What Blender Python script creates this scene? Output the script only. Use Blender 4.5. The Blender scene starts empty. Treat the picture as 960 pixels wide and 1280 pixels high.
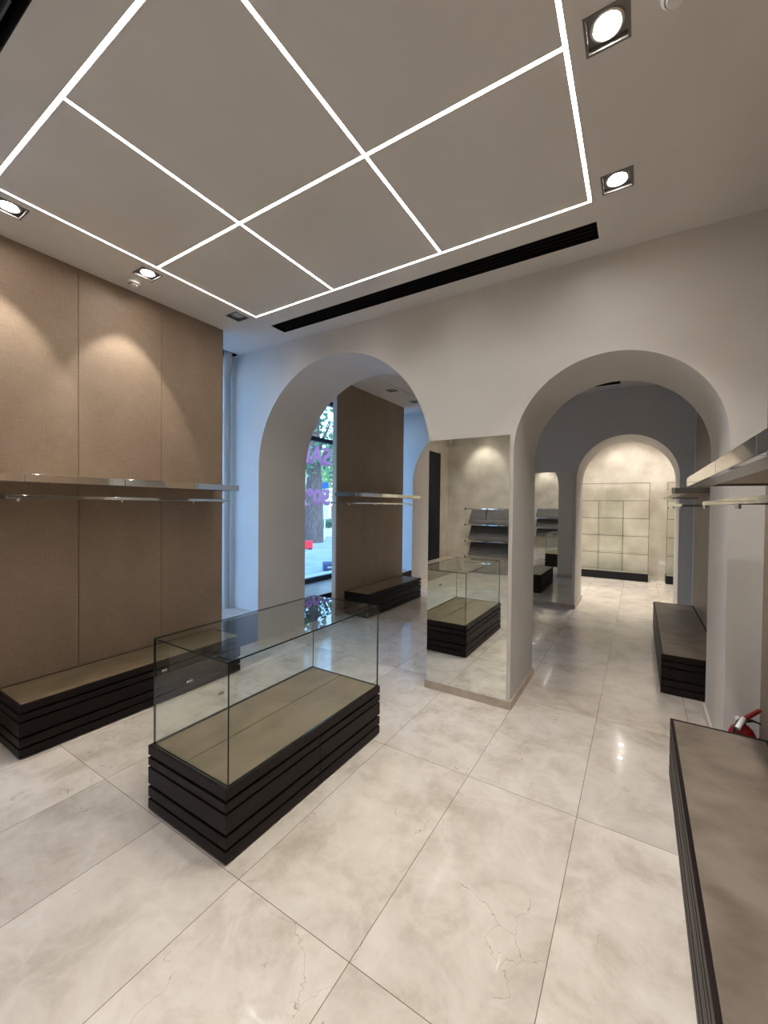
import bpy, bmesh, math, random
from mathutils import Vector, Matrix
R = math.radians
random.seed(4)
sc = bpy.context.scene
C = sc.collection

# ------------------------------------------------------------ camera
cam = bpy.data.cameras.new('camera')
cam.sensor_fit = 'VERTICAL'; cam.sensor_height = 36.0
cam.lens = 510.0 * 36.0 / 1280.0
cam.clip_start = 0.05; cam.clip_end = 300
camo = bpy.data.objects.new('camera', cam); C.objects.link(camo)
yaw, pitch, roll = R(32.0), R(-0.92), R(0.615)
fw = Vector((-math.sin(yaw) * math.cos(pitch), math.cos(yaw) * math.cos(pitch), math.sin(pitch)))
rt = Vector((math.cos(yaw), math.sin(yaw), 0)); up = rt.cross(fw)
r2 = math.cos(roll) * rt + math.sin(roll) * up
u2 = -math.sin(roll) * rt + math.cos(roll) * up
camo.matrix_world = Matrix(((r2.x, u2.x, -fw.x, 0), (r2.y, u2.y, -fw.y, 0), (r2.z, u2.z, -fw.z, 1.64), (0, 0, 0, 1)))
sc.camera = camo

# ------------------------------------------------------------ world (daylight seen by a camera balanced for the lamps)
w = bpy.data.worlds.new('daylight'); sc.world = w; w.use_nodes = True
nt = w.node_tree; nt.nodes.clear()
sky = nt.nodes.new('ShaderNodeTexSky')
sky.sky_type = 'NISHITA'; sky.sun_disc = False; sky.sun_elevation = R(28); sky.sun_rotation = R(120)
mixw = nt.nodes.new('ShaderNodeMix'); mixw.data_type = 'RGBA'; mixw.blend_type = 'MIX'
mixw.inputs[0].default_value = 0.15
mixw.inputs[6].default_value = (0.17, 0.44, 1.0, 1)
bgn = nt.nodes.new('ShaderNodeBackground'); bgn.inputs[1].default_value = 2.35
out = nt.nodes.new('ShaderNodeOutputWorld')
nt.links.new(sky.outputs[0], mixw.inputs[7]); nt.links.new(mixw.outputs[2], bgn.inputs[0]); nt.links.new(bgn.outputs[0], out.inputs[0])

# ------------------------------------------------------------ exposure and light paths
sc.view_settings.view_transform = 'Standard'; sc.view_settings.look = 'None'
sc.view_settings.gamma = 1.0; sc.view_settings.use_curve_mapping = False
sc.view_settings.exposure = 0.70
cy = sc.cycles
cy.use_denoising = True; cy.max_bounces = 14; cy.diffuse_bounces = 6; cy.glossy_bounces = 8
cy.transparent_max_bounces = 40; cy.transmission_bounces = 8
cy.sample_clamp_indirect = 6.0; cy.caustics_reflective = True; cy.blur_glossy = 0.2
STRIP, SPOT_W, SPOT_R = 40.0, 33.0, 54.0
WARM = (1.0, 0.955, 0.90)

# ============================================================ materials
def nodes(name):
    m = bpy.data.materials.new(name); m.use_nodes = True
    n = m.node_tree; return m, n, n.nodes['Principled BSDF']
def plain(name, col, rough=0.5, metal=0.0, spec=0.5):
    m, n, b = nodes(name)
    b.inputs['Base Color'].default_value = (*col, 1); b.inputs['Roughness'].default_value = rough
    b.inputs['Metallic'].default_value = metal; b.inputs['Specular IOR Level'].default_value = spec
    return m
def noisy(name, c1, c2, scale=3.0, rough=0.6, detail=6, stretch=(1, 1, 1), bump=0.0, bscale=80, spec=0.4, contrast=(0.35, 0.65), r2=None):
    m, n, b = nodes(name)
    tc = n.nodes.new('ShaderNodeTexCoord'); mp = n.nodes.new('ShaderNodeMapping'); mp.inputs['Scale'].default_value = stretch
    nz = n.nodes.new('ShaderNodeTexNoise'); nz.inputs['Scale'].default_value = scale; nz.inputs['Detail'].default_value = detail
    cr = n.nodes.new('ShaderNodeValToRGB')
    cr.color_ramp.elements[0].color = (*c1, 1); cr.color_ramp.elements[1].color = (*c2, 1)
    cr.color_ramp.elements[0].position, cr.color_ramp.elements[1].position = contrast
    n.links.new(tc.outputs['Object'], mp.inputs[0]); n.links.new(mp.outputs[0], nz.inputs[0])
    n.links.new(nz.outputs[0], cr.inputs[0]); n.links.new(cr.outputs[0], b.inputs['Base Color'])
    b.inputs['Roughness'].default_value = rough; b.inputs['Specular IOR Level'].default_value = spec
    if bump:
        nb = n.nodes.new('ShaderNodeTexNoise'); nb.inputs['Scale'].default_value = bscale; nb.inputs['Detail'].default_value = 4
        bp = n.nodes.new('ShaderNodeBump'); bp.inputs['Strength'].default_value = bump; bp.inputs['Distance'].default_value = 0.01
        n.links.new(mp.outputs[0], nb.inputs[0]); n.links.new(nb.outputs[0], bp.inputs['Height']); n.links.new(bp.outputs[0], b.inputs['Normal'])
    return m
def emis(name, col, s):
    m = bpy.data.materials.new(name); m.use_nodes = True; n = m.node_tree; n.nodes.clear()
    e = n.nodes.new('ShaderNodeEmission'); e.inputs[0].default_value = (*col, 1); e.inputs[1].default_value = s
    o = n.nodes.new('ShaderNodeOutputMaterial'); n.links.new(e.outputs[0], o.inputs[0]); return m
def glass(name, tint, refl=1.0, body=0.0):
    m = bpy.data.materials.new(name); m.use_nodes = True; n = m.node_tree; n.nodes.clear()
    tr = n.nodes.new('ShaderNodeBsdfTransparent'); tr.inputs[0].default_value = (*tint, 1)
    gl = n.nodes.new('ShaderNodeBsdfGlossy'); gl.inputs['Roughness'].default_value = 0.0
    gl.inputs[0].default_value = (refl, refl, refl, 1)
    fr = n.nodes.new('ShaderNodeFresnel'); fr.inputs[0].default_value = 1.45
    geo = n.nodes.new('ShaderNodeNewGeometry'); mx0 = n.nodes.new('ShaderNodeMath'); mx0.operation = 'MULTIPLY'
    sub = n.nodes.new('ShaderNodeMath'); sub.operation = 'SUBTRACT'; sub.inputs[0].default_value = 1.0
    n.links.new(geo.outputs['Backfacing'], sub.inputs[1])
    n.links.new(fr.outputs[0], mx0.inputs[0]); n.links.new(sub.outputs[0], mx0.inputs[1])
    mx = n.nodes.new('ShaderNodeMixShader'); o = n.nodes.new('ShaderNodeOutputMaterial')
    n.links.new(mx0.outputs[0], mx.inputs[0]); n.links.new(tr.outputs[0], mx.inputs[1]); n.links.new(gl.outputs[0], mx.inputs[2])
    n.links.new(mx.outputs[0], o.inputs[0]); return m

def floor_material():
    m, n, b = nodes('polished_marble_tiles'); L = n.links.new
    def N(t, **k):
        x = n.nodes.new(t)
        for a, v in k.items(): setattr(x, a, v)
        return x
    def mth(op, a, bb=None):
        x = N('ShaderNodeMath', operation=op)
        for i, v in enumerate((a, bb)):
            if v is None: continue
            if isinstance(v, (int, float)): x.inputs[i].default_value = v
            else: L(v, x.inputs[i])
        return x.outputs[0]
    tc = N('ShaderNodeTexCoord'); sp = N('ShaderNodeSeparateXYZ'); L(tc.outputs['Object'], sp.inputs[0])
    ux = mth('DIVIDE', mth('ADD', sp.outputs[0], 0.352 + 60), 0.601)
    uy = mth('DIVIDE', mth('ADD', sp.outputs[1], -1.162 + 120), 1.2)
    def joint(u, size, wd):
        f = mth('FRACT', u); d = mth('MINIMUM', f, mth('SUBTRACT', 1.0, f))
        return mth('LESS_THAN', mth('MULTIPLY', d, size), wd)
    jt = mth('MAXIMUM', joint(ux, 0.601, 0.0014), joint(uy, 1.2, 0.0014))
    cell = N('ShaderNodeCombineXYZ'); L(mth('FLOOR', ux), cell.inputs[0]); L(mth('FLOOR', uy), cell.inputs[1])
    wn = N('ShaderNodeTexWhiteNoise'); wn.noise_dimensions = '3D'; L(cell.outputs[0], wn.inputs[0])
    vm = N('ShaderNodeVectorMath', operation='SCALE'); L(wn.outputs['Color'], vm.inputs[0]); vm.inputs[3].default_value = 23.0
    va = N('ShaderNodeVectorMath', operation='ADD'); L(tc.outputs['Object'], va.inputs[0]); L(vm.outputs[0], va.inputs[1])
    n1 = N('ShaderNodeTexNoise'); n1.inputs['Scale'].default_value = 3.4; n1.inputs['Detail'].default_value = 12; n1.inputs['Roughness'].default_value = 0.68
    n1.inputs['Distortion'].default_value = 0.3
    L(va.outputs[0], n1.inputs[0])
    cr = N('ShaderNodeValToRGB'); e = cr.color_ramp.elements
    e[0].position = 0.33; e[0].color = (0.50, 0.435, 0.36, 1); e[1].position = 0.66; e[1].color = (0.74, 0.675, 0.595, 1)
    x = e.new(0.5); x.color = (0.66, 0.59, 0.51, 1)
    L(n1.outputs[0], cr.inputs[0])
    # per tile tone
    hs = N('ShaderNodeHueSaturation'); L(cr.outputs[0], hs.inputs['Color'])
    L(mth('ADD', mth('MULTIPLY', wn.outputs['Value'], 0.16), 0.92), hs.inputs['Value'])
    # thin cracks: warped voronoi edges masked by noise
    nw = N('ShaderNodeTexNoise'); nw.inputs['Scale'].default_value = 5; nw.inputs['Detail'].default_value = 5; L(va.outputs[0], nw.inputs[0])
    ws = N('ShaderNodeVectorMath', operation='SCALE'); L(nw.outputs['Color'], ws.inputs[0]); ws.inputs[3].default_value = 0.35
    w2 = N('ShaderNodeVectorMath', operation='ADD'); L(va.outputs[0], w2.inputs[0]); L(ws.outputs[0], w2.inputs[1])
    vo = N('ShaderNodeTexVoronoi', feature='DISTANCE_TO_EDGE'); vo.inputs['Scale'].default_value = 2.4; L(w2.outputs[0], vo.inputs[0])
    nm = N('ShaderNodeTexNoise'); nm.inputs['Scale'].default_value = 2.2; nm.inputs['Detail'].default_value = 2; L(va.outputs[0], nm.inputs[0])
    crk = mth('MULTIPLY', mth('LESS_THAN', vo.outputs['Distance'], 0.0028), mth('GREATER_THAN', nm.outputs[0], 0.565))
    # pale veins
    vo2 = N('ShaderNodeTexVoronoi', feature='DISTANCE_TO_EDGE'); vo2.inputs['Scale'].default_value = 2.0; L(w2.outputs[0], vo2.inputs[0])
    mr = N('ShaderNodeMapRange'); mr.inputs[1].default_value = 0.0; mr.inputs[2].default_value = 0.06; mr.inputs[3].default_value = 0.22; mr.inputs[4].default_value = 0.0
    L(vo2.outputs['Distance'], mr.inputs[0])
    m0 = N('ShaderNodeMix', data_type='RGBA'); L(mr.outputs[0], m0.inputs[0]); L(hs.outputs[0], m0.inputs[6]); m0.inputs[7].default_value = (0.82, 0.76, 0.68, 1)
    m1 = N('ShaderNodeMix', data_type='RGBA'); L(mth('MULTIPLY', crk, 0.55), m1.inputs[0]); L(m0.outputs[2], m1.inputs[6]); m1.inputs[7].default_value = (0.25, 0.17, 0.10, 1)
    m2 = N('ShaderNodeMix', data_type='RGBA'); L(jt, m2.inputs[0]); L(m1.outputs[2], m2.inputs[6]); m2.inputs[7].default_value = (0.16, 0.12, 0.09, 1)
    L(m2.outputs[2], b.inputs['Base Color'])
    rr = N('ShaderNodeMapRange'); rr.inputs[3].default_value = 0.09; rr.inputs[4].default_value = 0.17; L(n1.outputs[0], rr.inputs[0])
    L(rr.outputs[0], b.inputs['Roughness']); b.inputs['IOR'].default_value = 1.5; b.inputs['Coat Weight'].default_value = 0.40; b.inputs['Coat Roughness'].default_value = 0.015; b.inputs['Coat IOR'].default_value = 1.35
    bp = N('ShaderNodeBump'); bp.inputs['Strength'].default_value = 0.25; bp.inputs['Distance'].default_value = 0.002; bp.invert = True
    L(mth('ADD', jt, crk), bp.inputs['Height']); L(bp.outputs[0], b.inputs['Normal'])
    return m

def panel_material():
    m, n, b = nodes('taupe_brushed_fabric'); L = n.links.new
    tc = n.nodes.new('ShaderNodeTexCoord')
    def nz(sc_, st, det=4):
        mp = n.nodes.new('ShaderNodeMapping'); mp.inputs['Scale'].default_value = st
        z = n.nodes.new('ShaderNodeTexNoise'); z.inputs['Scale'].default_value = sc_; z.inputs['Detail'].default_value = det
        L(tc.outputs['Object'], mp.inputs[0]); L(mp.outputs[0], z.inputs[0]); return z.outputs[0]
    a = nz(40, (1, 3.2, .35), 4); c = nz(34, (1, .35, 3.0), 4); d = nz(3.5, (1, 1, .8), 9)
    add = n.nodes.new('ShaderNodeMath'); add.operation = 'ADD'; L(a, add.inputs[0]); L(c, add.inputs[1])
    ad2 = n.nodes.new('ShaderNodeMath'); ad2.operation = 'ADD'; L(add.outputs[0], ad2.inputs[0]); L(d, ad2.inputs[1])
    mr = n.nodes.new('ShaderNodeMapRange'); mr.inputs[1].default_value = 0.95; mr.inputs[2].default_value = 2.05; L(ad2.outputs[0], mr.inputs[0])
    cr = n.nodes.new('ShaderNodeValToRGB'); e = cr.color_ramp.elements
    e[0].color = (0.215, 0.150, 0.098, 1); e[1].color = (0.315, 0.235, 0.165, 1)
    L(mr.outputs[0], cr.inputs[0]); L(cr.outputs[0], b.inputs['Base Color'])
    b.inputs['Roughness'].default_value = 0.5; b.inputs['Specular IOR Level'].default_value = 0.35
    return m

M = dict(
    floor=floor_material(), panel=panel_material(),
    wall=noisy('white_wall_paint', (0.60, 0.58, 0.55), (0.63, 0.61, 0.58), 2.0, 0.75, spec=0.2),
    ceil=noisy('ceiling_paint', (0.63, 0.61, 0.58), (0.66, 0.64, 0.61), 2.0, 0.8, spec=0.15),
    stucco=noisy('venetian_plaster', (0.50, 0.44, 0.36), (0.66, 0.60, 0.505), 2.4, 0.45, detail=9, bump=0.08, bscale=6),
    white=plain('white_plastic', (0.75, 0.73, 0.70), 0.35), whitepaint=plain('white_gloss_paint', (0.66, 0.62, 0.57), 0.4),
    base=noisy('baseboard_stone', (0.40, 0.335, 0.265), (0.50, 0.43, 0.35), 6, 0.25),
    slab=noisy('dark_oak_slab', (0.014, 0.0095, 0.0085), (0.019, 0.0135, 0.012), 3, 0.45, stretch=(6, 1, 12), spec=0.12),
    core=plain('black_plinth_core', (0.006, 0.005, 0.005), 0.6),
    top=noisy('taupe_stone_top', (0.175, 0.128, 0.073), (0.24, 0.18, 0.11), 5.0, 0.42, detail=12, stretch=(1.4, 1, 1), bump=0.05, bscale=30),
    topr=noisy('taupe_stone_top_right', (0.150, 0.118, 0.088), (0.235, 0.19, 0.15), 5.0, 0.4, detail=13, stretch=(1, 1.4, 1), bump=0.05, bscale=30),  # greyer tone of the stone for the right wall benches
    chrome=plain('polished_chrome', (0.74, 0.73, 0.70), 0.05, 1.0), darksteel_dimchrome=plain('dark_steel_and_dim_chrome', (0.20, 0.19, 0.18), 0.3, 1.0), steel=plain('brushed_steel', (0.55, 0.53, 0.50), 0.3, 1.0),
    mirror=plain('mirror_silver', (0.80, 0.82, 0.79), 0.0, 1.0),
    glass=glass('clear_case_glass', (0.955, 0.975, 0.96)), edge=plain('green_glass_edge', (0.006, 0.020, 0.015), 0.15, 0.0, 0.3),
    wglass=glass('shop_window_glass', (0.93, 0.97, 0.98)), shelfglass=glass('shelf_glass', (0.975, 0.985, 0.972)),
    black=plain('black_metal', (0.008, 0.008, 0.009), 0.45, 0.0, 0.2), trimgrey=plain('dark_grey_trim', (0.16, 0.145, 0.14), 0.5),
    strip=emis('led_strip_light', (1.0, 0.965, 0.92), STRIP), lampon=emis('downlight_lens_lit', (1.0, 0.95, 0.88), 75.0),
    lampoff=plain('downlight_lens_unlit', (0.45, 0.44, 0.42), 0.2), stripoff=plain('led_diffuser_unlit', (0.50, 0.47, 0.43), 0.4),
    red=plain('red_enamel', (0.30, 0.008, 0.012), 0.22), redp=plain('red_plastic', (0.33, 0.012, 0.010), 0.4), rubber=plain('black_rubber', (0.012, 0.012, 0.012), 0.5),
    greyboard=noisy('grey_shelf_board', (0.095, 0.088, 0.084), (0.12, 0.112, 0.107), 4, 0.7, spec=0.2),
    shelfwood=noisy('taupe_shelf_underside', (0.30, 0.225, 0.16), (0.36, 0.275, 0.20), 5, 0.5, stretch=(1, 6, 1)),
    navy=plain('dark_door_leaf', (0.004, 0.005, 0.012), 0.4, 0.0, 0.15),
    asphalt=noisy('street_asphalt', (0.28, 0.31, 0.31), (0.36, 0.39, 0.39), 1.5, 0.8), kerb=plain('kerb_stone', (0.45, 0.45, 0.43), 0.8),
    bark=noisy('tree_bark', (0.055, 0.045, 0.04), (0.13, 0.11, 0.10), 6, 0.9, stretch=(3, 3, .6)),
    leaf=noisy('green_leaf', (0.035, 0.11, 0.055), (0.10, 0.26, 0.12), 2.0, 0.5), leaf2=noisy('pale_green_leaf', (0.16, 0.34, 0.12), (0.28, 0.5, 0.2), 2.0, 0.5),
    pink=plain('pink_vinyl', (0.70, 0.34, 0.44), 0.6), signblue=plain('blue_sign_face', (0.01, 0.12, 0.75), 0.4),
    pipegrey=plain('grey_pipe_plastic', (0.42, 0.41, 0.39), 0.45), pole=plain('pale_metal_pole', (0.6, 0.6, 0.58), 0.4), facade=noisy('pale_building_render', (0.55, 0.53, 0.50), (0.65, 0.63, 0.6), 1, 0.8),
    pane=plain('dark_window_pane', (0.03, 0.04, 0.05), 0.1), carpaint=plain('white_car_paint', (0.55, 0.56, 0.57), 0.25), darkpaint=plain('dark_blue_car_paint', (0.04, 0.06, 0.12), 0.25),
    barrier=plain('red_barrier_plastic', (0.75, 0.02, 0.03), 0.4),
)

n_ = M['pink'].node_tree; b_ = n_.nodes['Principled BSDF']; tl = n_.nodes.new('ShaderNodeBsdfTranslucent'); tl.inputs[0].default_value = (.85, .52, .66, 1)
ms = n_.nodes.new('ShaderNodeMixShader'); ms.inputs[0].default_value = .65
n_.links.new(b_.outputs[0], ms.inputs[1]); n_.links.new(tl.outputs[0], ms.inputs[2]); n_.links.new(ms.outputs[0], n_.nodes['Material Output'].inputs[0])

# ============================================================ mesh helpers
class MB:
    def __init__(s): s.bm = bmesh.new()
    def box(s, x0, x1, y0, y1, z0, z1, mi=0):
        v = [s.bm.verts.new((x, y, z)) for x in (x0, x1) for y in (y0, y1) for z in (z0, z1)]
        for f in ((0, 1, 3, 2), (4, 6, 7, 5), (0, 4, 5, 1), (2, 3, 7, 6), (0, 2, 6, 4), (1, 5, 7, 3)):
            s.bm.faces.new([v[i] for i in f]).material_index = mi
        return s
    def pane(s, x0, x1, y0, y1, z0, z1):     # glass sheet: the narrow faces take material 1
        d = sorted([(x1 - x0, 0), (y1 - y0, 1), (z1 - z0, 2)])[0][1]
        n0 = len(s.bm.faces); s.box(x0, x1, y0, y1, z0, z1); s.bm.faces.ensure_lookup_table()
        for f in s.bm.faces[n0:]:
            f.normal_update()
            f.material_index = 0 if abs(f.normal[d]) > 0.9 else 1
        return s
    def prism(s, pts, axis, a, b):           # polygon in the other two axes, extruded along axis
        def P(p, t):
            q = list(p); q.insert(axis, t); return q
        va = [s.bm.verts.new(P(p, a)) for p in pts]; vb = [s.bm.verts.new(P(p, b)) for p in pts]
        s.bm.faces.new(va); s.bm.faces.new(vb[::-1])
        n = len(pts)
        for i in range(n): s.bm.faces.new((va[i], vb[i], vb[(i + 1) % n], va[(i + 1) % n]))
        return s
    def lathe(s, prof, c=(0, 0, 0), axis=(0, 0, 1), n=24):
        q = Vector((0, 0, 1)).rotation_difference(Vector(axis)); c = Vector(c); rings = []
        for r, z in prof:
            rings.append([s.bm.verts.new(c + q @ Vector((r * math.cos(2 * math.pi * i / n), r * math.sin(2 * math.pi * i / n), z))) for i in range(n)] if r > 1e-6 else [s.bm.verts.new(c + q @ Vector((0, 0, z)))])
        for a, b in zip(rings, rings[1:]):
            for i in range(n):
                j = (i + 1) % n
                if len(a) == 1 and len(b) == 1: continue
                if len(a) == 1: s.bm.faces.new((a[0], b[i], b[j]))
                elif len(b) == 1: s.bm.faces.new((a[i], b[0], a[j]))
                else: s.bm.faces.new((a[i], b[i], b[j], a[j]))
        return s
    def cyl(s, c, r, h, axis=(0, 0, 1), n=20): return s.lathe([(0, 0), (r, 0), (r, h), (0, h)], c, axis, n)
    def tube(s, pts, r, n=10):
        pts = [Vector(p) for p in pts]; rings = []
        rs = r if isinstance(r, (list, tuple)) else [r] * len(pts)
        for i, p in enumerate(pts):
            d = (pts[min(i + 1, len(pts) - 1)] - pts[max(i - 1, 0)]).normalized()
            a = d.cross(Vector((0.13, 0.27, 0.95))).normalized(); b = d.cross(a)
            rings.append([s.bm.verts.new(p + rs[i] * (math.cos(2 * math.pi * k / n) * a + math.sin(2 * math.pi * k / n) * b)) for k in range(n)])
        for a, b in zip(rings, rings[1:]):
            for k in range(n): s.bm.faces.new((a[k], a[(k + 1) % n], b[(k + 1) % n], b[k]))
        s.bm.faces.new(rings[0][::-1]); s.bm.faces.new(rings[-1]); return s
    def build(s, name, mats, parent=None, bevel=0.0, smooth=False, loc=None):
        bmesh.ops.recalc_face_normals(s.bm, faces=s.bm.faces)
        me = bpy.data.meshes.new(name); s.bm.to_mesh(me); s.bm.free()
        for m in (mats if isinstance(mats, (list, tuple)) else [mats]): me.materials.append(m)
        if smooth:
            for p in me.polygons: p.use_smooth = True
            me.set_sharp_from_angle(angle=R(35))
        o = bpy.data.objects.new(name, me); C.objects.link(o)
        if parent: o.parent = parent
        if loc: o.location = loc
        if bevel:
            md = o.modifiers.new('bevel', 'BEVEL'); md.width = bevel; md.segments = 2; md.limit_method = 'ANGLE'
        return o

def thing(name, label, cat, loc=(0, 0, 0), rz=0, group=None):
    o = bpy.data.objects.new(name, None); o.empty_display_size = 0.2; C.objects.link(o)
    o.location = loc; o.rotation_euler = (0, 0, rz); o['label'] = label; o['category'] = cat
    if group: o['group'] = group
    return o
def tag(o, label, cat, group=None):
    o['label'] = label; o['category'] = cat
    if group: o['group'] = group
    return o
def struct(o): o['kind'] = 'structure'; return o
def copy_tree(o, label, loc=None, parent=None):
    c = o.copy(); C.objects.link(c); c.parent = parent
    if loc is not None: c.location = loc
    if label: c['label'] = label
    for ch in list(o.children): copy_tree(ch, None, None, c)
    return c

# ============================================================ the setting
ZC = 3.465
W1a, W1b, W2a, W2b = 3.335, 4.14, 7.235, 8.10      # the two arcaded cross walls
XL, XR = -4.55, 0.65                               # shop window wall, right wall
YB, YF = -3.30, 11.25
struct(MB().box(XL - .35, 2.2, YB - .3, YF + .3, -0.12, 0).build('floor', M['floor']))

def ceiling(x0, x1, y0, y1, holes, name='ceiling'):
    xs = sorted({x0, x1, *[h[0] for h in holes], *[h[1] for h in holes]})
    ys = sorted({y0, y1, *[h[2] for h in holes], *[h[3] for h in holes]})
    b = MB()
    for xa, xb in zip(xs, xs[1:]):
        for ya, yb in zip(ys, ys[1:]):
            cx, cy_ = (xa + xb) / 2, (ya + yb) / 2
            if any(h[0] < cx < h[1] and h[2] < cy_ < h[3] for h in holes): continue
            b.box(xa, xb, ya, yb, ZC, ZC + .03)
    bmesh.ops.remove_doubles(b.bm, verts=b.bm.verts, dist=1e-5)
    # inner faces shared by neighbouring blocks are dropped
    seen = {}
    for f in b.bm.faces: seen.setdefault(tuple(sorted(v.index for v in f.verts)), []).append(f)
    b.bm.verts.index_update(); seen = {}
    for f in b.bm.faces: seen.setdefault(tuple(sorted(v.index for v in f.verts)), []).append(f)
    bmesh.ops.delete(b.bm, geom=[f for fs in seen.values() if len(fs) > 1 for f in fs], context='FACES_ONLY')
    return struct(b.build(name, M['ceil']))
DL = .072
SX = [-3.205, -2.238, -1.246, -.28]; SY = [2.73, 1.769, .803]; sw = .0088
def grooves(dy): return [(x - sw, x + sw, SY[2] + dy - sw, SY[0] + dy + sw) for x in SX] + [(SX[0] - sw, SX[3] + sw, y + dy - sw, y + dy + sw) for y in SY]
def hole(x, y, s=DL): return (x - s, x + s, y - s, y + s)
lights1 = [(-3.355, .93, 1, 'wl'), (-3.355, 1.775, 1, 'wl'), (-3.355, 2.63, 0, 'wl'), (-.135, 1.78, 1, 'dn'), (-.135, 2.635, 1, 'dn'), (-.135, .93, 1, 'dn'),
           (-3.26, -1.50, 1, 'dn'), (-3.26, -2.15, 1, 'dn'), (-3.26, -2.79, 1, 'wb'), (-.6, -1.50, 1, 'dn'), (-.6, -2.79, 1, 'wb'), (-1.95, -2.79, 1, 'wb')]  # last three are added to brighten the back wall, not known lamps
lights2 = [(-3.355, 5.567, 0, 'wl'), (-3.355, 6.36, 0, 'wl'), (-3.355, 4.72, 0, 'wl')]
lights3 = [(-.24, 9.6, 1, 'dn'), (-.24, 10.16, 1, 'wc'), (-1.75, 9.6, 1, 'dn'), (-1.75, 10.3, 1, 'wf'), (-3.3, 9.6, 1, 'dn'), (.78, 10.3, 1, 'wf'), (-.6, 8.75, 1, 'dn')]  # first two are read from floor reflections, the rest added to brighten this room
vents1 = [(-3.225, -.262, 2.94, 3.13), (-3.225, -1.86, .40, .595)]
vents2 = [(-3.225, -.262, 6.78, 6.925)]
ceiling(XL, XR + .12, YB, W1a + .02, [hole(x, y) for x, y, *_ in lights1] + vents1 + grooves(0) + [(-4.47, -4.20, 3.09, 3.315)])
ceiling(XL, XR + .12, W1b - .02, W2a + .02, [hole(x, y) for x, y, *_ in lights2] + vents2 + grooves(3.86))
ceiling(XL, 1.25, W2b - .02, YF, [hole(x, y) for x, y, *_ in lights3])
struct(MB().box(XL - .3, 2.2, YB - .3, YF + .3, ZC + .2, ZC + .3).build('ceiling', M['black']))

def arch_outline(x0, x1, arches, z1, n=48):
    pts = [(x0, 0)]
    for a, b, zs in arches:
        r = (b - a) / 2; c = (a + b) / 2
        pts += [(a, 0)] + [(c - r * math.cos(math.pi * i / n), zs + r * math.sin(math.pi * i / n)) for i in range(n + 1)] + [(b, 0)]
    return pts + [(x1, 0), (x1, z1), (x0, z1)]
AR = [(-3.85, -1.605, 2.085), (-.862, .478, 2.085)]
struct(MB().prism(arch_outline(XL, XR + .12, AR, ZC), 1, W1a, W1b).build('wall_middle', M['wall'], smooth=True))
struct(MB().prism(arch_outline(XL, 1.25, [(-3.85, -1.61, 2.085), (-.862, .492, 2.085)], ZC), 1, W2a, W2b).build('wall_far', M['wall'], smooth=True))
struct(MB().box(XR + .005, XR + .12, YB, W1a, 0, ZC).build('wall_right', M['wall']))
struct(MB().box(XR + .005, XR + .12, W1b, W2a, 0, ZC).build('wall_right', M['wall']))
struct(MB().box(1.1, 1.25, W2b, YF, 0, ZC).build('wall_right', M['stucco']))
struct(MB().box(XL, 1.25, YF, YF + .15, 0, ZC).build('wall_back', M['stucco']))
struct(MB().box(XL, XR + .12, YB - .15, YB, 0, ZC).build('wall_front', M['stucco']))
# street side: solid stretches, the sill wall and the lintel
XW = XL
def wl(y0, y1, z0, z1, m='wall', x0=XL - .3, x1=XL): return struct(MB().box(x0, x1, y0, y1, z0, z1).build('wall_left', M[m]))
wl(W1a - .04, W1b + .04, 0, ZC); wl(W2a - .06, YF + .15, 0, ZC)
wl(YB, .12, 0, ZC, 'stucco', XL - .3, -4.24)
wl(.12, W1a - .04, 0, .34); wl(W1b + .04, W2a - .06, 0, .34)
wl(.12, W1a - .04, 3.43, ZC + .03); wl(W1b + .04, W2a - .06, 3.43, ZC + .03)
struct(MB().box(-4.24, -3.85, YB, .12, 0, .335).build('trim_1', [M['base']]))
for y0, y1, nm in ((.12, W1a, 'trim_2'), (W1b, W2a, 'trim_3')):
    struct(MB().box(XL, -3.862, y0, y1, 0, .345).build(nm, M['base']))
    struct(MB().box(-3.862, -3.850, y0, y1, 0, .343).build(nm.replace('2', '4').replace('3', '5'), M['slab']))
# windows
def window(nm, y0, y1, mull):
    f = MB(); xa, xb = XL - .09, XL - .02
    for z0, z1 in ((.345, .425), (2.70, 2.77), (3.37, 3.44)): f.box(xa, xb, y0, y1, z0, z1)
    for y in mull: f.box(xa, xb, y - .03, y + .03, .42, 3.38)
    o = struct(f.build(nm, M['black']))
    ys = [mull[0] + .03] + [v for m in mull[1:-1] for v in (m - .03, m + .03)] + [mull[-1] - .03]
    for a, b in zip(ys[::2], ys[1::2]):
        for z0, z1 in ((.425, 2.70), (2.77, 3.37)):
            MB().box(XL - .06, XL - .05, a, b, z0, z1).build('window_pane', M['wglass'], o)
    return o
window('window_1', .12, W1a - .04, [.15, 1.75, 3.265])
window('window_2', W1b + .04, W2a - .06, [4.21, 5.78, 7.145])
d = struct(MB().box(-4.27, -4.225, -2.78, -1.75, .335, 2.95).build('door_1', M['black'], bevel=.004))
MB().box(-4.223, -4.214, -2.72, -1.81, .36, 2.89).build('door_leaf', M['navy'], d)
MB().cyl((-4.20, -1.90, 1.3), .012, .45).box(-4.216, -4.20, -1.906, -1.894, 1.33, 1.35).box(-4.216, -4.20, -1.906, -1.894, 1.70, 1.72).build('door_handle', M['steel'], d)

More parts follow.
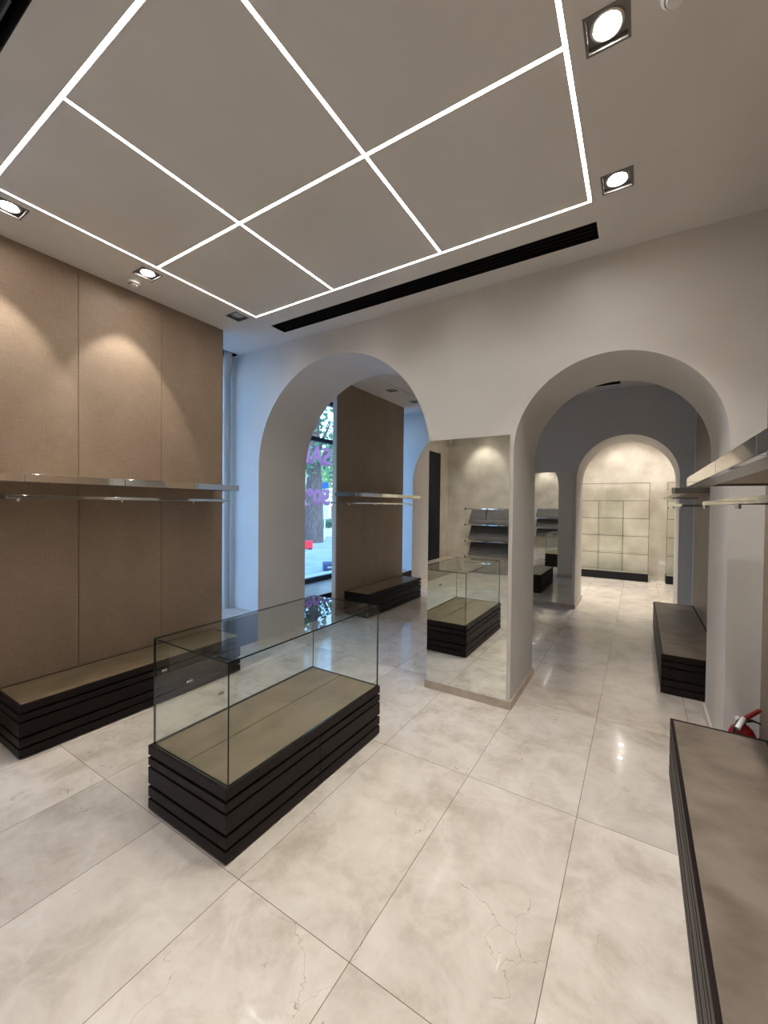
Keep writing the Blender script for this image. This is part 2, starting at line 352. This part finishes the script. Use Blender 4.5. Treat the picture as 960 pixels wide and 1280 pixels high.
# baseboards
def bb(nm, *boxes, m='base'):
    b = MB()
    for q in boxes: b.box(*q, 0, .068)
    return struct(b.build(nm, M[m], bevel=.002))
bb('baseboard_middle', (-1.622, -.846, W1a - .022, W1b + .015))
bb('baseboard_right', (.462, XR, W1a - .014, W1b + .012), m='whitepaint')
bb('baseboard_far', (-1.625, -.846, W2a - .022, W2b + .015)); bb('baseboard_right', (.478, XR, W2a - .014, W2b + .012), m='whitepaint')
bb('baseboard_left', (XL, -3.838, W2a - .345 + .33, W2b + .01), m='whitepaint')
bb('baseboard_back', (XL, 1.1, YF - .014, YF), m='whitepaint')
bb('baseboard_front', (-3.85, XR, YB, YB + .014), m='whitepaint')

# ============================================================ ceiling fittings
def strips(dy, mat, state):
    z0, z1 = ZC + .012, ZC + .016
    where = 'main room ceiling' if state == 'lit' else 'middle room ceiling'
    names_x = ['nearest the panelled left wall', 'second from the left', 'third from the left', 'nearest the right downlights']
    for i, x in enumerate(SX):
        o = MB().box(x - sw, x + sw, SY[2] + dy + sw, SY[1] + dy - sw, z0, z1).box(x - sw, x + sw, SY[1] + dy + sw, SY[0] + dy - sw, z0, z1).build('led_strip', mat)
        tag(o, f'{state} white light line running into the room, {names_x[i]}, {where}', 'light', f'{state} ceiling light lines')
    for j, y in enumerate(SY):
        o = MB().box(SX[0] - sw, SX[3] + sw, y + dy - sw, y + dy + sw, z0, z1).build('led_strip', mat)
        tag(o, f'{state} white light line across the {where}, ' + ['closest to the long black vent', 'through the middle of the grid', 'nearest edge of the grid'][j], 'light', f'{state} ceiling light lines')
strips(0, M['strip'], 'lit'); strips(3.86, M['stripoff'], 'unlit')

spotdata = {}
def spot(kind, e, size, blend):
    if (kind,) not in spotdata:
        l = bpy.data.lights.new('downlight_beam', 'SPOT'); l.energy = e; l.spot_size = R(size); l.spot_blend = blend
        l.shadow_soft_size = .035; l.color = WARM; spotdata[(kind,)] = l
    return spotdata[(kind,)]
def downlight(x, y, lit, kind, label, power=1.0):
    t = thing('downlight', label, 'light', (x, y, ZC), 0, 'square recessed downlights')
    h = DL
    MB().box(-h - .006, h + .006, -h - .006, -h + .004, -.004, .003).box(-h - .006, h + .006, h - .004, h + .006, -.004, .003) \
        .box(-h - .006, -h + .004, -h + .004, h - .004, -.004, .003).box(h - .004, h + .006, -h + .004, h - .004, -.004, .003).build('trim_ring', M['trimgrey'], t)
    MB().box(-h, h, -h, -h + .002, 0, .12).box(-h, h, h - .002, h, 0, .12).box(-h, -h + .002, -h, h, 0, .12).box(h - .002, h, -h, h, 0, .12) \
        .box(-h, h, -h, h, .12, .123).box(-h + .003, h - .003, -h + .003, h - .003, .022, .026).build('housing', M['trimgrey'], t)
    aim = {'dn': (0, 0, -1), 'wl': (-.28, 0, -1), 'wb': (0, -.42, -1), 'wf': (0, .5, -1), 'wc': (0, .75, -1)}[kind]
    q = Vector(aim).normalized()
    MB().lathe([(.056, 0), (.058, -.012), (.050, -.014), (.050, -.001), (0, -.001)], (0, 0, .020), n=28).build('lamp_ring', M['steel'], t, smooth=True)
    MB().lathe([(0, 0), (.043, 0), (.041, -.006), (.025, -.0105), (0, -.012)], (0, 0, .014), n=28).build('lens', M['lampon'] if lit else M['lampoff'], t, smooth=True)
    if lit:
        P = {'dn': (SPOT_R, 95, .8), 'wl': (SPOT_W, 60, .35), 'wb': (SPOT_W * .95, 80, .7), 'wf': (SPOT_W * .4, 90, .8), 'wc': (SPOT_W * .75, 88, .8)}[kind]
        l = spot(kind + str(power), P[0] * power, P[1], P[2])
        lo = bpy.data.objects.new('beam', l); C.objects.link(lo); lo.parent = t
        lo.location = (0, 0, -.02); lo.rotation_euler = q.to_track_quat('-Z', 'Y').to_euler()
    return t
lab1 = ['lit square downlight above left panels, at the left picture edge', 'lit square downlight above left panels beside the smoke detector', 'unlit square downlight near the left end of the long black vent',
        'lit square downlight right of the light grid, nearer the top edge', 'lit square downlight right of the light grid, near the black vent end', 'lit square downlight right of the light grid, nearest the viewer',
        'lit downlight over the back of the room, third from back wall', 'lit downlight over the back of the room, second from back wall', 'lit downlight beside back wall left, above the grey rack',
        'added lit downlight brightening the back of the room, right side', 'added lit downlight brightening the back wall, right end', 'added lit downlight brightening the back wall, middle']
for (x, y, lit, k), lb in zip(lights1, lab1): downlight(x, y, lit, k, lb)
for (x, y, lit, k), lb in zip(lights2, ['unlit downlight in middle room seen through the left arch', 'unlit downlight in middle room, farther one near far wall', 'unlit downlight in middle room, nearest the arcade wall']): downlight(x, y, lit, k, lb)
for (x, y, lit, k), lb in zip(lights3, ['lit downlight in far room over the aisle to the shelving', 'lit downlight in far room washing the plaster wall over the glass shelving', 'added lit downlight brightening the far room, middle row, centre', 'added lit downlight brightening the far room wall left of centre',
                                        'added lit downlight brightening the far room, leftmost', 'added lit downlight brightening the far room above the right glass shelving', 'added lit downlight brightening the far room just behind the far arch']): downlight(x, y, lit, k, lb, 2.6)

def vent(x0, x1, y0, y1, label):
    t = thing('ceiling_vent', label, 'vent', ((x0 + x1) / 2, (y0 + y1) / 2, ZC), 0, 'long black slot vents')
    a, b = (x1 - x0) / 2, (y1 - y0) / 2
    MB().box(-a, a, -b, -b + .004, -.001, .15).box(-a, a, b - .004, b, -.001, .15).box(-a, -a + .004, -b, b, -.001, .15).box(a - .004, a, -b, b, -.001, .15).box(-a, a, -b, b, .15, .155).build('housing', M['black'], t)
    for yy in (-b * .38, b * .05, b * .5):
        MB().box(-a + .005, a - .005, yy, yy + .006, .012, .05).build('blade', M['black'], t)
    for k in (-.5, .5):
        MB().box(a * k - .16, a * k + .16, -b * .8, b * .8, .06, .066).build('damper', M['trimgrey'], t)
vent(*vents1[0], 'long black slot vent in the ceiling above the arches'); vent(*vents1[1], 'black slot vent at the top left corner of the ceiling'); vent(*vents2[0], 'black slot vent seen through the top of the right arch')

def detector(x, y, label):
    t = thing('smoke_detector', label, 'smoke detector', (x, y, ZC), 0, 'round white smoke detectors')
    MB().lathe([(0, 0), (.052, 0), (.052, -.012), (0, -.012)], n=32).build('base', M['white'], t, smooth=True)
    MB().lathe([(0, -.012), (.043, -.012), (.046, -.024), (.046, -.030), (.036, -.036), (.032, -.036), (.030, -.046), (.020, -.050), (0, -.050)], n=32).build('cover', M['white'], t, smooth=True)
    MB().lathe([(.0325, -.037), (.0365, -.0365), (.0365, -.0395), (.0325, -.040), (.0325, -.037)], n=32).build('sensor_gap', M['trimgrey'], t)
detector(-3.55, 1.765, 'white smoke detector beside the left lit downlight'); detector(.08, 1.765, 'white smoke detector cut by the top picture edge')
detector(-3.59, 5.64, 'small smoke detector on the middle room ceiling through left arch')

# pipe stub in the window niche
t = thing('drain_pipe', 'pale vertical pipe with elbow in the niche beside left panels', 'pipe', (-4.352, 3.262, .345))
MB().tube([(0, 0, 0), (0, 0, 2.86)], .045, 20).build('pipe', M['pipegrey'], t, smooth=True)
MB().tube([(0, 0, 2.86), (.0, -.004, 2.90), (.035, -.02, 2.98), (.075, -.04, 3.05), (.085, -.045, 3.10), (.087, -.045, 3.19)], [.045, .052, .056, .056, .050, .046], 20).build('elbow', M['pipegrey'], t, smooth=True)
a0, a1, b0, b1 = -4.47, -4.20, 3.09, 3.315
tag(MB().box(a0, a1, b0, b0 + .005, ZC - .001, ZC + .14).box(a0, a1, b1 - .005, b1, ZC - .001, ZC + .14).box(a0, a0 + .005, b0 + .005, b1 - .005, ZC - .001, ZC + .14).box(a1 - .005, a1, b0 + .005, b1 - .005, ZC - .001, ZC + .14).box(a0, a1, b0, b1, ZC + .14, ZC + .145).build('ceiling_hatch', M['black']),
    'dark square ceiling opening above the pipe elbow', 'hatch')

# ============================================================ panelled wall sections
def panels(x, y0, n, wd, side, label, mat='panel'):
    t = thing('wall_panelling', label, 'wall panel', (x, y0, 0), 0, 'taupe fabric wall panels')
    s = side
    for k in range(n):
        MB().box(min(0, s * .02), max(0, s * .02), k * wd + .0018, (k + 1) * wd - .0018, .0, ZC - .001).build('panel', M[mat], t, bevel=.0012)
    MB().box(min(s * .021, s * .088), max(s * .021, s * .088), 0, n * wd, 0, ZC - .001).build('carcass', M['whitepaint'], t)
    return t
panels(-3.742, .795, 3, .655, -1, 'taupe fabric panels on the left side of the main room')
panels(-3.742, 4.69, 3, .655, -1, 'taupe fabric panels seen through the left arch')
def panels_r(y0, n, wd, label):
    t = thing('wall_panelling', label, 'wall panel', (XR - .012, y0, 0), 0, 'taupe fabric wall panels')
    for k in range(n): MB().box(0, .012, k * wd + .0018, (k + 1) * wd - .0018, 0, ZC - .001).build('panel', M['panel'], t, bevel=.001)
panels_r(.0, 5, .655, 'taupe panels on the right wall above the near bench')
panels_r(4.30, 4, .655, 'taupe panels on the right wall of the middle room')

# ============================================================ slatted plinths
LAY = [(.302, .351), (.246, .286), (.147, .233), (.078, .130), (.012, .064)]
def plinth(name, label, cat, loc, wd, ln, group, split=None, joint=None, topm='top', rim=.016):
    t = thing(name, label, cat, loc, 0, group)
    for z0, z1 in LAY:
        b = MB()
        if z0 > .3:     # top slab is a frame around the stone inlay
            b.box(0, wd, 0, rim, z0, z1).box(0, wd, ln - rim, ln, z0, z1).box(0, rim, rim, ln - rim, z0, z1).box(wd - rim, wd, rim, ln - rim, z0, z1)
        elif split: b.box(0, wd, 0, split - .002, z0, z1).box(0, wd, split + .002, ln, z0, z1)
        else: b.box(0, wd, 0, ln, z0, z1)
        b.build('slab', M['slab'], t, bevel=.0015)
    MB().box(.022, wd - .022, .022, ln - .022, 0, .302).build('core', M['core'], t)
    b = MB(); js = [rim + .0005] + ([joint - .0025, joint + .0025] if joint else []) + [wd - rim - .0005]
    for a, c in zip(js[::2], js[1::2]): b.box(a, c, rim + .0005, ln - rim - .0005, .305, .3495)
    b.build('stone_top', M[topm], t, bevel=.0008)
    return t
bl = 'slatted dark benches with stone tops'
plinth('display_bench', 'dark slatted bench with taupe stone top under left panels', 'bench', (-3.72, .95, 0), .43, 1.685, bl)
plinth('display_bench', 'dark slatted bench seen through the left arch', 'bench', (-3.72, 4.86, 0), .43, 1.68, bl)
plinth('display_bench', 'dark slatted bench along the right wall in the foreground', 'bench', (.185, .55, 0), .45, 2.505, bl, topm='topr')
plinth('display_bench', 'dark slatted bench seen through right arch along the right wall', 'bench', (.19, 4.36, 0), .445, 2.40, bl, topm='topr')
def case_base(y, label):
    return plinth('display_plinth', label, 'plinth', (-2.195, y, 0), .645, 1.285, 'slatted dark plinths under glass cases', split=.64, joint=.30)
case_base(1.167, 'dark slatted plinth in the middle of the main room floor'); case_base(5.02, 'dark slatted plinth in the middle room, visible only in the far mirror')

def glass_case(y, label):
    t = thing('glass_case', label, 'display case', (-2.176, y, .3512), 0, 'glass display cases')
    wd, ln, h, g = .612, 1.262, .571, .008
    gm = [M['glass'], M['edge']]
    MB().pane(0, wd, 0, g, 0, h - g).build('end_pane', gm, t); MB().pane(0, wd, ln - g, ln, 0, h - g).build('end_pane', gm, t)
    MB().pane(0, g, g + .0003, ln - g - .0003, 0, h - g).build('side_pane', gm, t); MB().pane(wd - g, wd, g + .0003, ln - g - .0003, 0, h - g).build('side_pane', gm, t)
    MB().pane(0, wd, 0, ln, h - g + .0003, h).build('top_pane', gm, t)
    for yy, s in ((g, 1), (ln - g, -1)):
        for xx in (.075, .305, .545):
            MB().cyl((xx, yy - s * .010, .408), .0055, .022, (0, s, 0)).cyl((xx, yy + s * .012, .408), .0085, .004, (0, s, 0)).build('shelf_pin', M['chrome'], t, smooth=True)
    return t
glass_case(1.185, 'clear glass box on the slatted plinth in the main room')

# ============================================================ shelves and hanging rails
def wall_shelf(xw, xf, y0, y1, label):
    s = 1 if xf > xw else -1; wd = abs(xf - xw); ln = y1 - y0
    t = thing('wall_shelf', label, 'shelf', (xw, y0, 1.768), 0, 'chrome edged wall shelves')
    X = lambda a, b: (min(s * a, s * b), max(s * a, s * b))
    ys = [0, .45, ln / 2, ln - .45, ln]
    for a, b in zip(ys, ys[1:]): MB().box(*X(wd - .025, wd), a + .001, b - .001, 0, .052).build('front_trim', M['chrome'], t, bevel=.002)
    for yy in (0, ln - .02): MB().box(*X(.0, wd - .026), yy, yy + .02, .001, .051).build('end_trim', M['darksteel_dimchrome'], t, bevel=.001)  # ends are chrome; their dark reflection is put into the metal colour
    MB().box(*X(wd - .115, wd - .0255), .0205, ln - .0205, .003, .012).build('soffit_strip', M['steel'], t)
    MB().box(*X(0, wd - .026), .0205, ln - .0205, .013, .050).build('board', M['shelfwood'], t)
    return t
wall_shelf(-3.742, -3.345, .55, 2.655, 'chrome edged shelf on the left panels of the main room')
wall_shelf(-3.742, -3.36, 4.64, 6.62, 'chrome edged shelf seen through the left arch')
wall_shelf(.638, .235, .85, 2.975, 'chrome edged shelf at the right picture edge above the bench')
wall_shelf(.638, .235, 4.30, 6.60, 'chrome edged shelf seen through the right arch')
def rail(xw, xf, y0, y1, arms, label):
    s = 1 if xf > xw else -1; wd = abs(xf - xw)
    t = thing('hanging_rail', label, 'clothes rail', (xw, y0, 1.66), 0, 'slim chrome hanging rails')
    X = lambda a, b: (min(s * a, s * b), max(s * a, s * b))
    MB().box(*X(wd - .010, wd), 0, y1 - y0, 0, .022).build('bar', M['chrome'], t, bevel=.0015)
    for y in arms:
        y -= y0
        a = MB().box(*X(0, wd - .011), y - .006, y + .006, .005, .016).box(*X(0, .004), y - .012, y + .012, -.004, .026).build('arm', M['darksteel_dimchrome'], t, bevel=.001)
        MB().cyl((s * (wd - .005), y, -.018), .009, .018).build('knob', M['chrome'], a, smooth=True)
    return t
rail(-3.742, -3.42, .93, 2.60, [.99, 1.62, 2.22, 2.53], 'chrome hanging rail below the shelf on the left panels')
rail(-3.742, -3.42, 4.53, 6.42, [4.56, 5.2, 5.82, 6.38], 'chrome hanging rail seen through the left arch')
rail(.638, .31, .9, 2.98, [1.1, 2.0, 2.9], 'chrome hanging rail below the shelf at right picture edge')
rail(.638, .31, 4.35, 6.55, [4.5, 5.4, 6.4], 'chrome hanging rail seen through the right arch')

# ============================================================ mirrors
def mirror(x0, x1, y, label):
    t = thing('wall_mirror', label, 'mirror', ((x0 + x1) / 2, y, .069), 0, 'tall frameless mirrors')
    a = (x1 - x0) / 2
    MB().box(-a, a, -.018, -.006, 0, 2.15).build('mirror_glass', M['mirror'], t)
    MB().box(-a + .002, a - .002, -.006, 0, .002, 2.148).build('backing', M['whitepaint'], t)
mirror(-1.602, -.888, W1a, 'tall mirror on the pillar between the two front arches')
mirror(-1.56, -.905, W2a, 'tall mirror on the far pillar seen through the right arch')

# ============================================================ fire extinguisher
t = thing('fire_extinguisher', 'red fire extinguisher standing behind the near right bench', 'fire extinguisher', (.548, 3.205, 0), R(20))
body = [(0, 0), (.058, 0), (.064, .008), (.066, .03), (.066, .27), (.062, .300), (.050, .326), (.032, .344), (.018, .352), (.018, .362), (0, .362)]
MB().lathe(body, n=32).build('cylinder', M['red'], t, smooth=True)
v = MB().cyl((0, 0, .358), .016, .030).cyl((-.02, 0, .378), .010, .04, (1, 0, 0)).build('valve', M['steel'], t, smooth=True)
MB().cyl((-.018, 0, .379), .017, .012, (-1, 0, 0)).build('pressure_gauge', M['white'], v, smooth=True)
MB().prism([(-.030, .384), (.010, .395), (.088, .452), (.094, .446), (.086, .432), (.020, .380), (-.026, .376)], 1, -.011, .011).build('squeeze_lever', M['redp'], t, bevel=.002)
MB().prism([(.0, .372), (.050, .384), (.094, .366), (.090, .360), (.050, .373), (.0, .360)], 1, -.009, .009).build('carry_handle', M['rubber'], t, bevel=.001)
MB().tube([(-.012, -.012, .385), (-.038, -.030, .380), (-.066, -.048, .350), (-.078, -.054, .29), (-.076, -.052, .20), (-.070, -.045, .12)], .009, 10).build('hose', M['rubber'], t, smooth=True)
MB().tube([(-.006, -.022, .398), (-.034, -.045, .378), (-.062, -.066, .352)], [.012, .014, .014], 14).build('nozzle_label', M['white'], t, smooth=True)

# ============================================================ far room: glass shelving and outlet
def shelving(x0, n, label):
    wd, y0, dp = .495, 10.74, .40
    t = thing('glass_shelving', label, 'shelving', (x0, y0, 0), 0, 'glass shelving units on black bases')
    Wt = n * wd + .008; gm = [M['shelfglass'], M['edge']]
    MB().box(0, Wt, 0, dp, 0, .178).build('base', M['black'], t, bevel=.002)
    MB().box(0, Wt, 0, dp, .179, .192).build('base_trim', M['steel'], t)
    for k in range(n + 1):
        top = 2.20 if k in (0, n) else 1.798
        MB().pane(k * wd, k * wd + .008, 0, dp, .193, top).build('upright', gm, t)
    for z in (.60, 1.0, 1.4, 1.8):
        for k in range(n):
            MB().pane(k * wd + .0085, (k + 1) * wd - .0005, 0.002, dp - .002, z, z + .009).build('shelf', gm, t)
    MB().pane(0, Wt, 0, dp, 2.2005, 2.208).build('top_shelf', gm, t)
    k = n // 2
    MB().pane(k * wd + .0085, (k + 1) * wd - .0005, dp + .001, dp + .009, .2, 2.12).build('back_pane', gm, t)
    return t
shelving(-1.296, 3, 'glass shelving unit on black base in the centre of the far arch')
shelving(-2.83, 3, 'glass shelving unit behind the far pillar, left of the centre unit')
shelving(.52, 1, 'glass shelving unit at the right edge of the far arch')
t = thing('wall_outlet', 'white double wall outlet between the glass shelving units', 'outlet', (.467, YF, .39))
MB().box(-.062, .062, -.010, 0, -.04, .04).build('cover_plate', M['white'], t, bevel=.003)
for s in (-.03, .03): MB().lathe([(0, 0), (.019, 0), (.019, -.004), (.016, -.0045), (.015, -.001), (0, -.001)], (s, -.0105, 0), (0, -1, 0)).build('socket', M['whitepaint'], t, smooth=True)

# ============================================================ back of the room (seen in the mirrors)
t = thing('wall_rack', 'wall rack of tilted grey boards on chrome bars, reflected in mirror', 'rack', (-3.64, YB, 0))
Wr = 2.3
for z in (1.58, 1.19, .79, .40):
    b = MB().box(0, Wr, .30, .325, z - .012, z + .012).build('bar', M['chrome'], t, bevel=.002)
    for x in (0, Wr): MB().cyl((x - .012, .3125, z), .022, .024, (1, 0, 0)).build('end_cap', M['black'], b, smooth=True)
    for x in (.45, Wr - .45): MB().box(x, x + .02, .001, .30, z - .008, z + .008).build('bracket', M['steel'], t)
    if z > .5: MB().prism([(.03, z - .02), (.045, z - .02), (.30, z - .355), (.285, z - .355)], 0, .07, Wr - .07).build('tilted_board', M['greyboard'], t, bevel=.002)
t = thing('security_sensor', 'small white sensor high in the back corner, reflected in mirror', 'sensor', (-4.17, YB + .06, 3.31))
MB().box(-.03, .03, -.06, -.02, -.01, .05).build('bracket', M['white'], t, bevel=.003)
MB().lathe([(0, .03), (.034, .02), (.040, -.01), (.030, -.04), (0, -.05)], (0, 0, 0), n=20).build('housing', M['white'], t, smooth=True)

# ============================================================ writing on the shop window (reads from the street)
def sticker(txt, y_right, z, h, width, label):
    cu = bpy.data.curves.new('lettering', 'FONT'); cu.body = txt; cu.size = 1.0; cu.extrude = .0; cu.offset = .045; cu.align_x = 'LEFT'
    tmp = bpy.data.objects.new('lettering', cu); C.objects.link(tmp)
    me = bpy.data.meshes.new_from_object(tmp.evaluated_get(bpy.context.evaluated_depsgraph_get()))
    bpy.data.objects.remove(tmp); bpy.data.curves.remove(cu)
    xs = [v.co.x for v in me.vertices]; ys = [v.co.y for v in me.vertices]
    a, b_, c, d_ = min(xs), max(xs), min(ys), max(ys)
    bm = bmesh.new(); bm.from_mesh(me)
    for v in bm.verts:
        u_, w_ = (v.co.x - a) / (b_ - a), (v.co.y - c) / (d_ - c)
        v.co = Vector((0, -u_ * width, w_ * h))
    ex = bmesh.ops.extrude_face_region(bm, geom=bm.faces[:])
    bmesh.ops.translate(bm, verts=[g for g in ex['geom'] if isinstance(g, bmesh.types.BMVert)], vec=(.002, 0, 0))
    bmesh.ops.recalc_face_normals(bm, faces=bm.faces)
    bm.to_mesh(me); bm.free(); me.materials.clear(); me.materials.append(M['pink']); me.name = 'window_lettering'
    o = bpy.data.objects.new('window_lettering', me); C.objects.link(o); o.location = (XL - .063, y_right, z)
    tag(o, label, 'sticker')
sticker('SALE', 5.60, 2.31, .33, .98, 'pink SALE lettering on the window pane, upper row'); sticker('50%', 5.58, 1.63, .28, .74, 'pink 50% lettering on the window pane, lower row')

# ============================================================ the street
ZG = -.22
struct(MB().box(-60, XL - .35, -40, 70, ZG - .1, ZG).build('ground', M['asphalt']))
struct(MB().box(-6.9, XL - .35, -20, 40, ZG, ZG + .12).build('pavement', M['kerb']))
struct(MB().box(-22, -20.5, 8, 60, ZG, ZG + .14).build('far_pavement', M['kerb']))
def tree(x, y, h, r, leafm, label, n=2600, seed=1, cr=2.6, low=.45):
    rnd = random.Random(seed); t = thing('street_tree', label, 'tree', (x, y, ZG))
    MB().tube([(0, 0, 0), (.06, .02, h * .25), (-.05, .05, h * .5), (.1, 0, h * .8)], [r * 1.25, r, r * .8, r * .4], 14).build('trunk', M['bark'], t, smooth=True)
    for k in range(5):
        a = k * 1.26 + rnd.random()
        MB().tube([(0, 0, h * (.42 + .05 * k)), (cr * .35 * math.cos(a), cr * .35 * math.sin(a), h * (.55 + .05 * k)), (cr * .75 * math.cos(a), cr * .75 * math.sin(a), h * (.68 + .05 * k))], [r * .4, r * .25, r * .08], 8).build('branch', M['bark'], t, smooth=True)
    b = MB()
    cl = [(Vector((rnd.gauss(0, cr * .5), rnd.gauss(0, cr * .5), h * rnd.uniform(low, 1.05))), rnd.uniform(.5, 1.1)) for _ in range(26)]
    for i in range(n):
        c, s = rnd.choice(cl); p = c + Vector((rnd.gauss(0, s * .5), rnd.gauss(0, s * .5), rnd.gauss(0, s * .4)))
        L = rnd.uniform(.10, .20); u_ = Vector((rnd.gauss(0, 1), rnd.gauss(0, 1), rnd.gauss(0, 1))).normalized(); w_ = u_.orthogonal().normalized()
        v = [b.bm.verts.new(p + q) for q in (-u_ * L, w_ * L * .45 - u_ * L * .1, u_ * L, -w_ * L * .45 - u_ * L * .1)]
        b.bm.faces.new(v)
    me = b.build('foliage', M[leafm], t); me['kind'] = 'stuff'
tree(-13.7, 15.3, 8.5, .42, 'leaf', 'thick trunked street tree behind the window lettering', 3600, 3, 2.4, .38)
tree(-21.5, 27.5, 8.0, .2, 'leaf2', 'pale leafy tree behind the blue round sign', 5200, 5, 2.8, .3)
tree(-25.5, 22.5, 9.0, .22, 'leaf2', 'tall leafy tree at the left side of the window view', 4200, 8, 3.0, .5)
t = thing('road_sign', 'round blue road sign on a thin pale pole outside', 'road sign', (-14.4, 17.0, ZG))
MB().tube([(0, 0, 0), (0, 0, 3.15)], .035, 12).build('pole', M['pole'], t, smooth=True)
sg = MB().lathe([(0, 0), (.19, 0), (.19, .012), (0, .012)], (.04, -.045, 2.9), Vector((14.4, -17, 0)).normalized(), 28).build('sign_disc', M['signblue'], t, smooth=True)
t = thing('traffic_barrier', 'red plastic barrier standing on the road outside', 'barrier', (-11.86, 12.58, ZG), R(42))
for k in range(2): MB().box(-.43 + k * .44, -.01 + k * .44, -.09, .09, .03, .36).build('panel', M['barrier'], t, bevel=.03)
MB().box(-.4, -.25, -.16, .16, 0, .04).box(.25, .4, -.16, .16, 0, .04).build('foot', M['rubber'], t)
def car(x, y, rz, mat, label):
    t = thing('parked_car', label, 'car', (x, y, ZG), rz)
    prof = [(-2.1, .3), (-2.15, .62), (-2.0, .86), (-1.15, .98), (-.55, 1.42), (.75, 1.45), (1.5, 1.0), (2.05, .9), (2.15, .6), (2.1, .3)]
    MB().prism(prof, 1, -.86, .86).build('body', M[mat], t, bevel=.05)
    MB().prism([(-1.02, 1.0), (-.52, 1.37), (.70, 1.39), (1.32, 1.02)], 1, -.875, .875).build('side_windows', M['pane'], t)
    for sx in (-1.35, 1.35):
        for sy in (-.88, .68):
            wv = MB().lathe([(0, 0), (.31, 0), (.33, .03), (.33, .17), (.31, .2), (0, .2)], (sx, sy, .33), (0, 1, 0), 24).build('wheel', M['rubber'], t, smooth=True)
            MB().lathe([(0, -.006), (.19, -.006), (.2, .2), (0, .206)], (sx, sy, .33), (0, 1, 0), 20).build('hubcap', M['steel'], wv, smooth=True)
car(-19.3, 18.2, R(44), 'carpaint', 'pale parked car across the street, left in the window view')
t = thing('standin_dark_block', 'low dark blue stand-in block for an unclear shape on the road outside', 'unidentified object', (-7.40, 9.05, ZG), R(44))  # made-up block standing in for an unidentified dark shape on the road
MB().prism([(-.16, 0), (.16, 0), (.13, .18), (.06, .25), (-.06, .25), (-.13, .18)], 0, -.25, .25).build('block', M['darkpaint'], t, bevel=.02)
MB().box(-.12, .12, -.150, .150, .08, .13).build('pale_band', M['pole'], t)
t = thing('street_kiosk', 'small pale kiosk across the street behind the sign pole', 'kiosk', (-19.6, 23.4, ZG))
MB().box(-.9, .9, -.9, .9, 0, 2.1).build('walls', M['facade'], t); MB().box(-1.05, 1.05, -1.05, 1.05, 2.1, 2.22).build('roof', M['pole'], t, bevel=.02)
MB().box(.901, .92, -.6, .6, .9, 1.8).build('hatch', M['pane'], t)
for i, (px_, py_, s) in enumerate([(-16.3, 19.6, 1.0), (-17.3, 21.4, .8), (-15.4, 18.6, .9)]):
    t = thing('street_planter', ['square planter with low shrub, centre of the street view', 'square planter with low shrub behind the centre one', 'square planter with low shrub left of the centre one'][i], 'planter', (px_, py_, ZG), R(40))
    MB().box(-.55 * s, .55 * s, -.35, .35, 0, .5).build('box', M['kerb'], t, bevel=.02)
    b = MB(); rnd = random.Random(i)
    for k in range(260):
        p = Vector((rnd.uniform(-.5, .5) * s, rnd.uniform(-.3, .3), .5 + rnd.random() * .45)); u_ = Vector((rnd.gauss(0, 1), rnd.gauss(0, 1), rnd.gauss(0, 1))).normalized() * .07; w_ = u_.orthogonal() * .5
        b.bm.faces.new([b.bm.verts.new(p + q) for q in (-u_, w_, u_, -w_)])
    b.build('shrub', M['leaf'], t)['kind'] = 'stuff'
t = thing('street_building', 'long pale building with dark windows across the street', 'building', (-34, 32, ZG), R(0))
MB().box(-3, 3, -26, 30, 0, 8).build('walls', M['facade'], t)
for f_ in range(2):
    for k in range(10): MB().box(3.0, 3.05, -22 + k * 5, -20 + k * 5, 1.2 + f_ * 3.6, 3.2 + f_ * 3.6).build('window', M['pane'], t)
